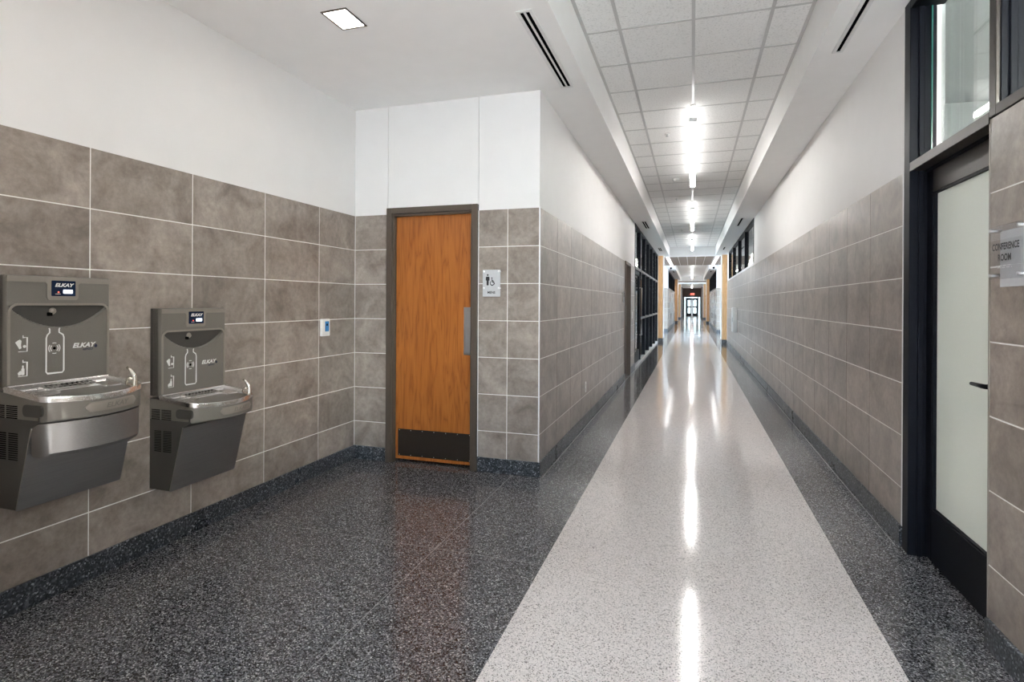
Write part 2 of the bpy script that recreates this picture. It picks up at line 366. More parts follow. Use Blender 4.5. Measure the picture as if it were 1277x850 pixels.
# bases
B_ = .012
struct(box('baseboard_left', XL-.01, XL+B_, YREAR, YB-B_, 0, ZB, 'base', bevel=.003), 'dark terrazzo base along the left wall')
struct(box('baseboard_back', XL-.01, DFX0-.004, YB-B_, YB+.01, 0, ZB, 'base', bevel=.003), 'dark terrazzo base left of the oak restroom door')
struct(box('baseboard_corner', DFX1+.004, XC+B_, YB-B_, YB+.01, 0, ZB, 'base', bevel=.003), 'dark terrazzo base between the oak restroom door and the tile corner')
struct(box('baseboard_inner', XC-.01, XC+B_, YB+.011, D2A-.004, 0, ZB, 'base', bevel=.003), 'dark terrazzo base along the inner corridor wall')
struct(box('baseboard_inner_far', XC-.01, XC+B_, D2B+.004, SF0, 0, ZB, 'base', bevel=.003), 'dark terrazzo base between the far side door and the storefront')
struct(box('baseboard_right', XR-B_, XR+.01, R0, R1, 0, ZB, 'base', bevel=.003), 'dark terrazzo base along the long right wall')
struct(box('baseboard_right_near', XR-B_, XR+.01, YREAR, N1, 0, ZB, 'base', bevel=.003), 'dark terrazzo base beside the conference room door')
# unseen rear wall, its opening shaped to let in sun and daylight
wr_ = struct(boxes('wall_rear', [(XC-.2, 1.4, YREAR-.2, YREAR, 3.02, 3.6), (XC-.2, .0, YREAR-.2, YREAR, 0, 3.02), (XR-.05, 1.4, YREAR-.2, YREAR, 0, 3.02)], 'white'), 'unseen white rear wall with an opening shaped to let in sun and daylight')
for x in (.0, .50, XR-.11): box('mullion', x, x+.06, YREAR-.14, YREAR-.04, 0, 3.02, 'black', wr_)
box('transom_bar', .06, XR-.11, YREAR-.14, YREAR-.04, 2.2, 2.26, 'black', wr_)
YA = .45
struct(boxes('wall_light_block', [(XL-.2, XC, YA-.2, YA, 0, ZS+.3), (XC-.2, XC, YREAR-.2, YA-.2, 0, ZS+.3)], 'white'), 'unseen white wall added to keep light from behind out of the alcove')  # added out of view to block bounce light from reaching the alcove

# ------------------------------------------------------------------ ceilings
GE = .785
struct(boxes('ceiling_left', [(XL-.01, -GE, YREAR, YB+.01, ZS, ZS+.35), (XC-.1, -GE, YB, YEND1, ZS, ZS+.35)], 'ceil'), 'white lowered ceiling over the alcove and along the left of the corridor')
struct(boxes('ceiling_right', [(GE, XR+.02, YREAR, YEND1, ZS, ZS+.35)], 'ceil'), 'white lowered ceiling band along the right of the corridor')
struct(boxes('ceiling_bulkhead', [(-GE, GE, YEND1-.3, YEND1, ZS, ZS+.35), (-5.2, 5.2, YEND1-.02, YEND1, ZS+.17, ZS+.4)], 'ceil'), 'white beam across the corridor where the first tile ceiling ends')
cg = struct(box('ceiling', -GE-.02, GE+.02, YREAR, YEND1-.3, ZC+.02, ZC+.06, 'white'), 'white acoustic tile ceiling between the lowered bands')
CT, C0 = .626, 4.21
k0 = -3; edges = [C0 + k*CT for k in range(k0, 100) if C0+k*CT < YEND1-.3] + [YEND1-.3]
MT = .52
for y0, y1 in zip(edges, edges[1:]):
    for x0, x1 in ((-GE, -MT), (-MT, 0), (0, MT), (MT, GE)):
        box('ceiling_tile', x0+.010, x1-.010, y0+.010, y1-.010, ZC+.002, ZC+.018, 'ctile', cg)
box('plain_panel', -GE, GE, YREAR, edges[0]-.01, ZC+.002, ZC+.018, 'ctile', cg)
for x in (-MT, 0, MT): box('main_tee', x-.012, x+.012, YREAR, YEND1-.3, ZC-.002, ZC+.004, 'tee', cg)
for x in (-GE+.012, GE-.012): box('wall_angle', x-.012, x+.012, YREAR, YEND1-.3, ZC-.002, ZC+.004, 'tee', cg)
for y in edges[:-1]:
    for x0, x1 in ((-GE+.024, -MT-.012), (-MT+.012, -.012), (.012, MT-.012), (MT+.012, GE-.024)):
        box('cross_tee', x0, x1, y-.010, y+.010, ZC-.0012, ZC+.004, 'tee', cg)

# ------------------------------------------------------------------ linear pendant lights
def pendant(y0, L, x=0.0, label='', zb=3.235, grp='linear pendant lights along the corridor', wd=.072, zc=ZC, dm='lamp', upm='uplamp'):
    r = empty('pendant_light', (x, y0, zb), label, 'ceiling light', grp)
    box('housing', x-wd/2-.003, x+wd/2+.003, y0, y0+L, zb+.003, zb+.05, 'alum', r, .003)
    V, F = [], []
    prof = [(-wd/2, .003), (-wd/2, 0), (-wd*.36, -.007), (wd*.36, -.007), (wd/2, 0), (wd/2, .003)]
    prism('diffuser', prof, lambda p, t: (x+p[0], t, zb+p[1]), y0+.004, y0+L-.004, dm, r)
    box('uplight_lens', x-wd/2+.004, x+wd/2-.004, y0+.01, y0+L-.01, zb+.05, zb+.054, upm, r)
    for y in (y0+.03, y0+L-.03):
        tube('cable', [(x, y, zb+.045), (x, y, zc-.012)], .0022, 'alum', r, 6)
        tube('canopy', [(x, y, zc-.014), (x, y, zc-.012), (x, y, zc-.0025)], [.012, .028, .032], 'alum', r, 14)
    return r
for k, y in enumerate((6.0, 11.62, 17.24)):
    pendant(y, 3.3, label=('white linear pendant light hanging nearest the smoke detector', 'second white linear pendant light, level with the near storefront panes', 'third white linear pendant light just before the white cross beam')[k])

# ------------------------------------------------------------------ alcove downlights
def downlight(x, y, label, lm='down'):
    r = empty('recessed_downlight', (x, y, ZS), label, 'ceiling light', 'square recessed downlights over the drinking fountains')
    a, b, c = .075, .1, .012
    for q in ((-a-c, -a, -b-c, b+c), (a, a+c, -b-c, b+c)): box('frame_side', x+q[0], x+q[1], y+q[2], y+q[3], ZS-.006, ZS, 'bronze', r)
    for q in ((-a, a, -b-c, -b), (-a, a, b, b+c)): box('frame_end', x+q[0], x+q[1], y+q[2], y+q[3], ZS-.006, ZS, 'bronze', r)
    box('lens', x-a, x+a, y-b, y+b, ZS-.003, ZS-.0005, lm, r)
downlight(-2.003, 2.912, 'square recessed downlight glowing in the alcove ceiling before the oak door', 'downfar')
downlight(-2.003, .95, 'square recessed downlight above the taller drinking fountain')

# ------------------------------------------------------------------ slot vents
def vent(x, y0, y1, slots, label, wds=.022, grp='linear slot vents in the lowered ceilings'):
    r = empty('slot_vent', (x, (y0+y1)/2, ZS), label, 'vent', grp)
    rib = .014; tot = slots*wds + (slots-1)*rib
    box('backing', x-tot/2, x+tot/2, y0, y1, ZS-.002, ZS-.0005, 'slot', r)
    for s in (-1, 1): box('frame_side', x+s*(tot/2+.011)-.011, x+s*(tot/2+.011)+.011, y0-.02, y1+.02, ZS-.007, ZS-.0005, 'alum', r, .001)
    for ya, yb in ((y0-.02, y0), (y1, y1+.02)): box('frame_end', x-tot/2, x+tot/2, ya, yb, ZS-.007, ZS-.0005, 'alum', r, .001)
    for k in range(slots-1):
        xx = x-tot/2+wds+k*(wds+rib); box('blade', xx, xx+rib, y0, y1, ZS-.007, ZS-.002, 'alum', r, .001)
vent(-.943, 3.15, 4.33, 2, 'long slot vent with two black slots above the alcove tile corner')
vent(.925, 2.6, 4.26, 1, 'long slot vent with one black slot by the conference room transom')
vent(-.965, 11.98, 13.1, 2, 'slot vent with two slots above the start of the storefront', .032)
vent(-.965, 17.85, 18.9, 2, 'slot vent with two slots near the far end of the storefront', .032)
vent(.945, 12.0, 13.2, 1, 'slot vent beside the start of the high right windows', .036)
vent(.935, 18.0, 18.9, 1, 'slot vent near the far end of the high right windows', .036)

# ------------------------------------------------------------------ oak restroom door
d1 = struct(box('door_1', DFX0+.058, DFX1-.058, YB+.052, YB+.096, .022, 2.152, 'oak', bevel=.002), 'oak veneer restroom door in a brown metal frame with a dark kick plate')
for x0, x1 in ((DFX0, DFX0+.05), (DFX1-.05, DFX1)): box('frame_jamb', x0, x1, YB-.022, YB+.14, 0, DFZ, 'bronze', d1, .003)
box('frame_head', DFX0+.05, DFX1-.05, YB-.022, YB+.14, DFZ-.05, DFZ, 'bronze', d1, .003)
for x0, x1 in ((DFX0+.05, DFX0+.066), (DFX1-.066, DFX1-.05)): box('door_stop', x0, x1, YB+.0, YB+.045, 0, DFZ-.05, 'bronze', d1, .002)
box('door_stop', DFX0+.066, DFX1-.066, YB+.0, YB+.045, DFZ-.07, DFZ-.05, 'bronze', d1, .002)
kp = box('kick_plate', DFX0+.085, DFX1-.072, YB+.050, YB+.052, .05, .285, 'kick', d1, .0008)
V, F = [], []
for i in range(7):
    for zz in (.06, .275):
        xx = DFX0+.1 + i*(DFX1-.087-DFX0-.1)/6; poly_vf(arc(xx, zz, .004, 0, 360, 8)[:-1], lambda p, t: (p[0], YB+.050-t, p[1]), 0, .001, V, F)
mesh_obj('screws', V, F, 'steelv', kp)
box('push_plate', -1.832, -1.762, YB+.046, YB+.052, .95, 1.352, 'steelv', d1, .002)
# ------------------------------------------------------------------ far corridor door in the inner wall
d2 = struct(box('door_2', XC-.11, XC-.07, D2A+.04, D2B-.04, .02, 2.11, 'oak', bevel=.002), 'door in a brown metal frame in the inner corridor wall before the storefront')
for a, b in ((D2A, D2A+.045), (D2B-.045, D2B)): box('frame_jamb', XC-.16, XC+.018, a, b, 0, D2Z, 'bronze', d2, .003)
box('frame_head', XC-.16, XC+.018, D2A+.045, D2B-.045, D2Z-.05, D2Z, 'bronze', d2, .003)
box('push_plate', XC-.07, XC-.064, D2B-.14, D2B-.08, .95, 1.35, 'steelv', d2, .002)

# ------------------------------------------------------------------ conference room door + transom
PX0, PX1 = XR-.006, XR+.155
d3 = struct(box('door_3', XR+.076, XR+.121, 3.578, 3.652, .012, 2.122, 'black', bevel=.002), 'black framed frosted glass conference room door')
DY0, DY1 = 2.81, 3.652
box('stile', XR+.076, XR+.121, DY0, DY0+.074, .012, 2.122, 'black', d3, .002)
box('top_rail', XR+.076, XR+.121, DY0+.074, 3.578, 2.003, 2.122, 'frame_lit', d3, .002)
box('bottom_rail', XR+.076, XR+.121, DY0+.074, 3.578, .012, .288, 'black', d3, .002)
pn = box('glass_pane', XR+.096, XR+.104, DY0+.07, 3.582, .284, 2.007, 'frost', d3)
for y0, y1, z0, z1 in ((DY0+.074, DY0+.084, .288, 2.003), (3.568, 3.578, .288, 2.003), (DY0+.084, 3.568, 1.993, 2.003), (DY0+.084, 3.568, .288, .298)):
    box('glazing_bead', XR+.080, XR+.096, y0, y1, z0, z1, 'black', d3)
hd = tube('handle', [(XR+.076, 2.862, 1.05), (XR+.034, 2.862, 1.05), (XR+.022, 2.868, 1.05), (XR+.018, 2.885, 1.05), (XR+.020, 2.985, 1.048)], [.011, .011, .0105, .010, .008], 'black', d3, 10)
tube('escutcheon', [(XR+.0765, 2.862, 1.05), (XR+.066, 2.862, 1.05)], .027, 'black', hd, 18)
w1 = struct(box('window_1', PX0, XR+.099, 3.66, 3.746, 0, ZS, 'black', bevel=.002), 'black aluminium frame around the conference room door with a clear transom above')
box('frame_fin', XR+.035, XR+.06, 3.648, 3.66, 0, 2.135, 'black', w1, .002)
box('frame_fin', XR+.035, XR+.06, 3.645, 3.66, 2.185, 3.045, 'black', w1, .002)
box('gasket', XR+.01, XR+.15, 3.746, 3.767, 0, ZS, 'black', w1)
box('near_post', XR+.012, PX1, N1+.005, 2.808, 0, 2.135, 'black', w1, .002)
box('mullion', PX0, PX1, 2.728, 2.782, ZT+.005, ZS, 'frame_lit', w1, .002)
box('transom_bar', PX0, PX1, 2.782, 3.66, 2.135, 2.185, 'frame_lit', w1, .002)
box('head_bar', PX0, PX1, 2.782, 3.66, 3.045, ZS, 'black', w1, .002)
box('door_header', XR+.06, PX1, 2.81, 3.66, 2.124, 2.135, 'black', w1)
tg = box('glass_pane', XR+.142, XR+.150, 2.782, 3.66, 2.185, 3.045, 'glass', w1)
box('glass_edge', XR+.093, XR+.099, 3.651, 3.66, 2.185, 3.045, 'edge', w1)
# near clerestory
w2 = struct(box('window_2', PX0, PX1, .3, 2.728, ZT+.002, ZT+.045, 'frame_lit', bevel=.002), 'black framed high window above the tile by the conference room sign')
box('head_bar', PX0, PX1, .3, 2.728, 3.045, ZS, 'black', w2, .002)
for y in (1.5, .3): box('mullion', PX0, PX1, y, y+.055, ZT+.045, 3.045, 'black', w2, .002)
box('jamb_shade_panel', XR+.010, XR+.145, 2.721, 2.7285, ZT+.045, 3.045, 'black', w2)  # black sheet over the bright mullion side so it reads as shaded
box('jamb_fin', XR+.035, XR+.06, 2.710, 2.721, ZT+.045, 3.045, 'black', w2, .002)
for y0, y1 in ((.355, 1.5), (1.555, 2.728)): box('glass_pane', XR+.088, XR+.096, y0, y1, ZT+.045, 3.045, 'glass', w2)
# far right clerestory
w3 = struct(box('window_3', XR-.004, XR+.052, CL0, CL1, ZT+.001, ZT+.05, 'trimw', bevel=.002), 'row of black framed high windows in the long right wall')
box('head_bar', XR-.004, XR+.052, CL0, CL1, 3.05, ZS, 'black', w3)
n = 4
for k in range(n+1):
    y = CL0 + k*(CL1-CL0-.06)/n; box('mullion', XR-.004, XR+.052, y, y+.06, ZT+.05, 3.05, 'black', w3, .002)
for k in range(n):
    y = CL0 + k*(CL1-CL0-.06)/n; box('glass_pane', XR+.04, XR+.048, y+.06, y+(CL1-CL0-.06)/n, ZT+.05, 3.05, 'glass', w3)
# storefront on the left
w4 = struct(box('window_4', XC-.058, XC+.004, SF0, SF1, 0, .06, 'alum', bevel=.002), 'black storefront glazing with a glass door along the left of the corridor')
box('head_bar', XC-.058, XC+.004, SF0, SF1, 3.05, ZS, 'black', w4)
n = 6; st = (SF1-SF0-.07)/n
for k in range(n+1):
    y = SF0+k*st; box('mullion', XC-.058, XC+.004, y, y+.07, .06, 3.05, 'black', w4, .002)
for k in range(n):
    y = SF0+k*st+.07; y1 = SF0+(k+1)*st
    box('transom_bar', XC-.058, XC+.006, y, y1, 2.13, 2.185, 'frame_lit', w4, .002)
    box('glass_pane', XC-.054, XC-.046, y, y1, 2.185, 3.05, 'glass', w4)
    if k == 0:
        dr = box('door_leaf', XC-.058, XC-.018, y+.01, y+.11, .07, 2.12, 'black', w4, .002)
        box('stile', XC-.058, XC-.018, y1-.11, y1-.01, .07, 2.12, 'black', dr, .002)
        box('rail', XC-.058, XC-.018, y+.11, y1-.11, .07, .32, 'black', dr, .002)
        box('rail', XC-.058, XC-.018, y+.11, y1-.11, 2.02, 2.12, 'black', dr, .002)
        box('glass_pane', XC-.042, XC-.036, y+.11, y1-.11, .32, 2.02, 'glass', dr)
        tube('pull_handle', [(XC-.018, y1-.06, .65), (XC+.04, y1-.06, .65), (XC+.04, y1-.06, 1.75), (XC-.018, y1-.06, 1.75)], .013, 'steel', dr, 8)
    else:
        box('mid_rail', XC-.058, XC+.006, y, y1, 1.01, 1.06, 'frame_lit', w4, .002)
        box('glass_pane', XC-.054, XC-.046, y, y1, .06, 1.01, 'glass', w4)
        box('glass_pane', XC-.054, XC-.046, y, y1, 1.06, 2.13, 'glass', w4)

# ------------------------------------------------------------------ rooms behind the glass
def shell(name, x0, x1, y0, y1, zt, mat, label, skip=()):
    t = .1; L = []
    if 'x0' not in skip: L.append((x0-t, x0, y0-t, y1+t, 0, zt))
    if 'x1' not in skip: L.append((x1, x1+t, y0-t, y1+t, 0, zt))
    if 'y0' not in skip: L.append((x0, x1, y0-t, y0, 0, zt))
    if 'y1' not in skip: L.append((x0, x1, y1, y1+t, 0, zt))
    L.append((x0-t, x1+t, y0-t, y1+t, zt, zt+t))
    return struct(boxes(name, L, mat), label)
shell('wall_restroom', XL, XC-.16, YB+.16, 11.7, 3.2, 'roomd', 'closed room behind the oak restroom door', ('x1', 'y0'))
shell('wall_conference', XR+.2, 5.6, -3.0, 6.0, 3.2, 'roomw', 'pale walls and ceiling of the conference room', ('x0',))
pl = empty('room_fill_light', (3.2, -.6, 3.2), 'unseen square light added to brighten the conference room', 'ceiling light')  # placed out of view, added so the room behind the glass reads bright
box('lens', 2.6, 3.8, -1.2, 0.0, 3.185, 3.195, 'panel', pl)
for q in ((2.57, 2.6, -1.23, .03), (3.8, 3.83, -1.23, .03), (2.6, 3.8, -1.23, -1.2), (2.6, 3.8, .0, .03)): box('frame', *q, 3.18, 3.2, 'alum', pl)
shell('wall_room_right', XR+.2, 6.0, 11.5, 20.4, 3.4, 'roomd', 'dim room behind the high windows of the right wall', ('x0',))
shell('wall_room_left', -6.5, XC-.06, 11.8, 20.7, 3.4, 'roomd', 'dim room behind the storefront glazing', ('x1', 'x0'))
struct(boxes('wall_room_window', [(-6.6, -6.5, 11.8, 20.7, 0, .9), (-6.6, -6.5, 11.8, 20.7, 2.4, 3.4), (-6.6, -6.5, 11.8, 13.5, .9, 2.4), (-6.6, -6.5, 15.4, 17.0, .9, 2.4), (-6.6, -6.5, 18.9, 20.7, .9, 2.4)], 'roomd'), 'window wall added to let blue daylight into the room behind the storefront')  # invented openings, added to give blue daylight
for k, (x, y, z) in enumerate(((-1.46, 15.6, 2.52), (-1.58, 17.4, 2.5), (-1.72, 19.4, 2.5), (1.5, 15.8, 2.62), (1.62, 17.5, 2.62), (1.74, 19.2, 2.62))):
    side = 'storefront' if x < 0 else 'high right windows'
    g = empty('globe_pendant', (x, y, z), 'small glowing pendant lamp in the room behind the ' + side + ', ' + ('first of three', 'middle of three', 'last of three')[k % 3], 'pendant lamp', 'pendant lamps behind the ' + side)
    V, F = tube_vf([(x, y, z-.09), (x, y, z-.08), (x, y, z-.05), (x, y, z), (x, y, z+.05), (x, y, z+.08), (x, y, z+.09)], [.01, .03, .05, .06, .05, .03, .012], 12)
    mesh_obj('globe', V, F, 'globe', g, True)
    tube('cord', [(x, y, z+.085), (x, y, 3.4)], .004, 'black', g, 6)

# ------------------------------------------------------------------ wood columns
def wood_column(sx, y0, y1, xi, label):
    xo = sx*XR; a, b = sorted((xo, sx*xi))
    c = empty('wood_column', ((a+b)/2, y0, 0), label, 'column', 'wood clad columns along the corridor')
    box('cladding', a, b, y0, y1, .14, 3.3, 'maple', c, .004)
    box('plinth', a-(.01 if sx > 0 else 0), b+(.01 if sx < 0 else 0), y0-.01, y1+.01, 0, .14, 'base', c, .003)
    e = sx*xi; q = sorted((e, e-sx*.03)); box('corner_guard', q[0], q[1], y0+.02, y1, .14, 3.3, 'trimw', c, .003)
for sx, sd in ((-1, 'left'), (1, 'right')):
    nm = 'storefront' if sx < 0 else 'high right windows'
    wood_column(sx, 20.85, 21.3, 1.0, 'pale wood clad column at the far end of the ' + nm)
    wood_column(sx, 41.6, 42.2, .98, 'pale wood clad column at the second cross hall, on the %s side' % ('restroom' if sx < 0 else 'conference room'))
    wood_column(sx, 52.6, 53.2, .97, 'pale wood clad column nearest the exit doors, on the %s side' % ('restroom' if sx < 0 else 'conference room'))
struct(box('wall_stub_left', XC-.2, XC-.006, SF1, 21.4, 0, ZS, 'white'), 'short white wall behind the first wood column by the storefront')
struct(box('wall_stub_right', XR+.006, XR+.2, R1, 21.4, 0, ZS, 'white'), 'short white wall behind the first wood column by the high windows')

# ------------------------------------------------------------------ cross hall 1
Y2 = 29.0
ZX = 3.27
ch = struct(box('ceiling_cross', -5.2, 5.2, YEND1, Y2, ZX+.02, ZX+.1, 'white'), 'brown plank ceiling of the first cross hall')
x = -5.1
while x < 5.1:
    box('plank', x+.012, x+.338, YEND1, Y2, ZX, ZX+.02, 'brown', ch); x += .35
for sx in (-1, 1): pendant(22.0, 6.8, sx*.93, 'linear light along the brown ceiling of the first cross hall, %s side' % ('restroom' if sx < 0 else 'conference room'), ZX-.07, 'linear lights of the cross hall', .12, ZX, 'crosslamp', 'crosslamp')
# end walls of the cross hall: tall windows
for k, sx in enumerate((-1, 1)):
    a, b = sorted((sx*5.0, sx*5.2))
    wv = struct(boxes('window_%d' % (5+k), [(a, b, YEND1, Y2, 0, .35), (a, b, YEND1, Y2, 2.9, 3.6)], 'white'), 'tall daylight window at the end of the first cross hall, %s side' % ('restroom' if sx < 0 else 'conference room'))
    for q in range(5):
        y = YEND1 + q*(Y2-YEND1-.1)/4; box('mullion', a+.05, b-.05, y, y+.1, .35, 2.9, 'black', wv)
struct(boxes('wall_cross_near', [(-5.2, XC-.2, YEND1-.15, YEND1, 0, 3.6), (XR+.2, 5.2, YEND1-.15, YEND1, 0, 3.6)], 'white'), 'near side wall of the first cross hall')

# ------------------------------------------------------------------ second stretch of corridor
Y3 = 44.5
for sx, nm in ((-1, 'left'), (1, 'right')):
    def bx(x0, x1, *r):
        a, b = sorted((sx*x0, sx*x1)); return (a, b, *r)
    sec = struct(boxes('wall_second_' + nm, [bx(XR+.2, 5.2, Y2, Y2+.2, ZT, 3.6), bx(XR, XR+.2, Y2, 30.0, ZT, 3.6), bx(XR, XR+.2, 41.5, Y3, ZT, 3.6)], 'white'), 'white upper wall of the second corridor stretch, %s side' % ('restroom' if sx < 0 else 'conference room'))
    mesh = boxes('tile_facing', [bx(XR+.2, 5.2, Y2-.004, Y2+.2, ZB, ZT), bx(XR-.004, XR+.2, Y2-.004, Y3, ZB, ZT)], 'fartile', sec)
    boxes('base_strip', [bx(XR+.2, 5.2, Y2-.02, Y2+.2, 0, ZB), bx(XR-.02, XR+.2, Y2-.02, Y3, 0, ZB)], 'base', sec)
    wv = struct(boxes('window_%d' % (7 if sx < 0 else 8), [bx(XR, XR+.15, 30.0, 41.5, ZT, ZT+.05), bx(XR, XR+.15, 30.0, 41.5, 3.04, ZS)], 'black'), 'black framed high windows of the second corridor stretch, %s side' % ('restroom' if sx < 0 else 'conference room'))
    for q in range(7):
        y = 30.0 + q*(11.44)/6; box('mullion', *bx(XR, XR+.15), y, y+.06, ZT+.05, 3.04, 'black', wv)
        if q < 6: box('glass_pane', *bx(XR+.07, XR+.078), y+.06, y+11.44/6, ZT+.05, 3.04, 'glass', wv)
    q = sorted((sx*(XR+.2), sx*5.2)); shell('wall_second_room_' + nm, q[0], q[1], Y2+.2, Y3, 3.4, 'roomd', 'dark room behind the second row of high windows, %s side' % ('restroom' if sx < 0 else 'conference room'), ('x1' if sx < 0 else 'x0', 'y0'))
    so = struct(boxes('ceiling_second_' + nm, [bx(GE, XR+.02, Y2, Y3, ZS, ZS+.4)], 'ceil'), 'white lowered ceiling band of the second corridor stretch, %s side' % ('restroom' if sx < 0 else 'conference room'))
    xx = sx*.95
    vs = empty('slot_vent', (xx, 31.5, ZS), 'slot vent in the second lowered band, %s side' % ('restroom' if sx < 0 else 'conference room'), 'vent', 'linear slot vents in the lowered ceilings')
    box('backing', xx-.03, xx+.03, 31.0, 32.2, ZS-.006, ZS-.001, 'slot', vs); box('frame_side', xx+.03, xx+.045, 30.98, 32.22, ZS-.008, ZS-.001, 'alum', vs); box('frame_side', xx-.045, xx-.03, 30.98, 32.22, ZS-.008, ZS-.001, 'alum', vs)
struct(box('ceiling_second', -GE, GE, Y2, Y3, ZC, ZC+.05, 'ctile'), 'acoustic tile ceiling of the second corridor stretch')
struct(boxes('ceiling_second_bulkhead', [(-GE, GE, Y3-.3, Y3, ZS, ZC), (-5.2, 5.2, Y2, Y2+.12, ZC-.05, 3.7)], 'ceil'), 'white beam where the second tile ceiling ends')
for k, y in enumerate((31.2, 35.6, 40.0)): pendant(y, 3.3, label='linear pendant light of the second corridor stretch, ' + ('first after the brown plank ceiling', 'middle of its row', 'last before the second beam')[k], grp='linear pendants of the second corridor stretch')

# ------------------------------------------------------------------ third stretch and the exit doors
Y4, YE = 51.0, 66.6
struct(boxes('ceiling_third_cross', [(-5.2, 5.2, Y3, Y4, 3.2, 3.3)], 'brown'), 'dark ceiling of the second cross hall')
struct(boxes('ceiling_third', [(-1.4, 1.4, Y4, YE, ZS, ZS+.2)], 'ceil'), 'white ceiling before the exit doors')
pendant(54.0, 3.3, label='linear light in the last corridor stretch by the last wood columns', zb=3.0, grp='linear lights before the exit', zc=ZS)
pendant(60.0, 3.3, label='linear light in the last corridor stretch before the exit doors', zb=3.0, grp='linear lights before the exit', zc=ZS)
for sx, nm in ((-1, 'left'), (1, 'right')):
    def bx(x0, x1, *r):
        a, b = sorted((sx*x0, sx*x1)); return (a, b, *r)
    side = 'restroom' if sx < 0 else 'conference room'
    s3 = struct(boxes('wall_third_' + nm, [bx(XR, XR+.2, Y4, YE, ZT, 3.4), bx(XR+.2, 5.2, Y4, Y4+.2, 0, 3.4)], 'white'), 'white upper wall of the last corridor stretch, %s side' % side)
    boxes('tile_facing', [bx(XR-.004, XR+.2, Y4-.004, YE, 0, ZT)], 'fartile', s3)
    s4 = struct(boxes('wall_third_end_' + nm, [bx(5.0, 5.2, Y3, Y4, 0, .4), bx(5.0, 5.2, Y3, Y4, 2.8, 3.4)], 'white'), 'end wall of the second cross hall, %s side' % side)
    struct(box('wall_third_grey_' + nm, *bx(.98, XR), 62.0, YE, 0, ZS, 'greyw'), 'dark grey wall return beside the exit doors, %s side' % side)
ew = struct(boxes('wall_end', [(-1.4, 1.4, YE, YE+.2, 2.16, 3.4), (-1.4, -.86, YE, YE+.2, 0, 2.16), (.92, 1.4, YE, YE+.2, 0, 2.16)], 'greyw'), 'grey end wall around the glass exit doors')
d4 = struct(boxes('door_4', [(-.86, -.82, YE+.05, YE+.12, 0, 2.16), (.88, .92, YE+.05, YE+.12, 0, 2.16), (-.86, .92, YE+.05, YE+.12, 2.1, 2.16), (-.66, -.6, YE+.05, YE+.12, 0, 2.1), (.62, .68, YE+.05, YE+.12, 0, 2.1), (-.6, .62, YE+.05, YE+.12, 1.93, 2.0)], 'black'), 'bright glass double exit doors with green-black frames at the corridor end')
for a, b in ((-.6, .005), (.015, .62)):
    lf = boxes('door_leaf', [(a, a+.14, YE+.06, YE+.11, 0, 1.93), (b-.14, b, YE+.06, YE+.11, 0, 1.93), (a+.14, b-.14, YE+.06, YE+.11, 0, .26), (a+.14, b-.14, YE+.06, YE+.11, .92, 1.06), (a+.14, b-.14, YE+.06, YE+.11, 1.78, 1.93)], 'black', d4)
    for z0, z1 in ((.26, .92), (1.06, 1.78)): box('glass_pane', a+.14, b-.14, YE+.08, YE+.086, z0, z1, 'tinted', lf)
for a, b in ((-.82, -.66), (.68, .88)): box('glass_pane', a, b, YE+.08, YE+.086, 0, 2.1, 'tinted', d4)
box('glass_pane', -.66, .68, YE+.08, YE+.086, 2.0, 2.1, 'tinted', d4)
struct(box('wall_sky_block', -9, 9, 73.0, 73.4, -.3, 9, 'skyblock'), 'grey wall added outside the exit doors to dim the sky behind the glass')  # added beyond the doors so the view through the glass is dimmer
ex = empty('exit_sign', (.05, YE-.06, 2.25), 'glowing red exit sign above the glass double doors', 'exit sign')
box('case', -.16, .26, YE-.06, YE-.001, 2.28, 2.56, 'plastic', ex, .006)
box('bracket', .02, .08, YE-.05, YE-.001, 2.56, 2.60, 'plastic', ex)
text('lettering', 'EXIT', .22, lambda p, t: (.05+p[0], YE-.0605-t, 2.42+p[1]), 'exitred', ex, bold=.008)
# dark cameras on the first beam ends
for sx in (-1, 1):
    a = empty('dome_camera', (sx*1.0, 28.94, 3.13), 'small dark dome camera on the beam end, %s side' % ('restroom' if sx < 0 else 'conference room'), 'camera', 'dome cameras of the first cross hall')
    tube('mount', [(sx*1.0, 28.999, 3.13), (sx*1.0, 28.95, 3.13)], .05, 'black', a, 12)
    tube('dome', [(sx*1.0, 28.955, 3.13), (sx*1.0, 28.93, 3.13), (sx*1.0, 28.90, 3.13)], [.045, .042, .015], 'slot', a, 12)

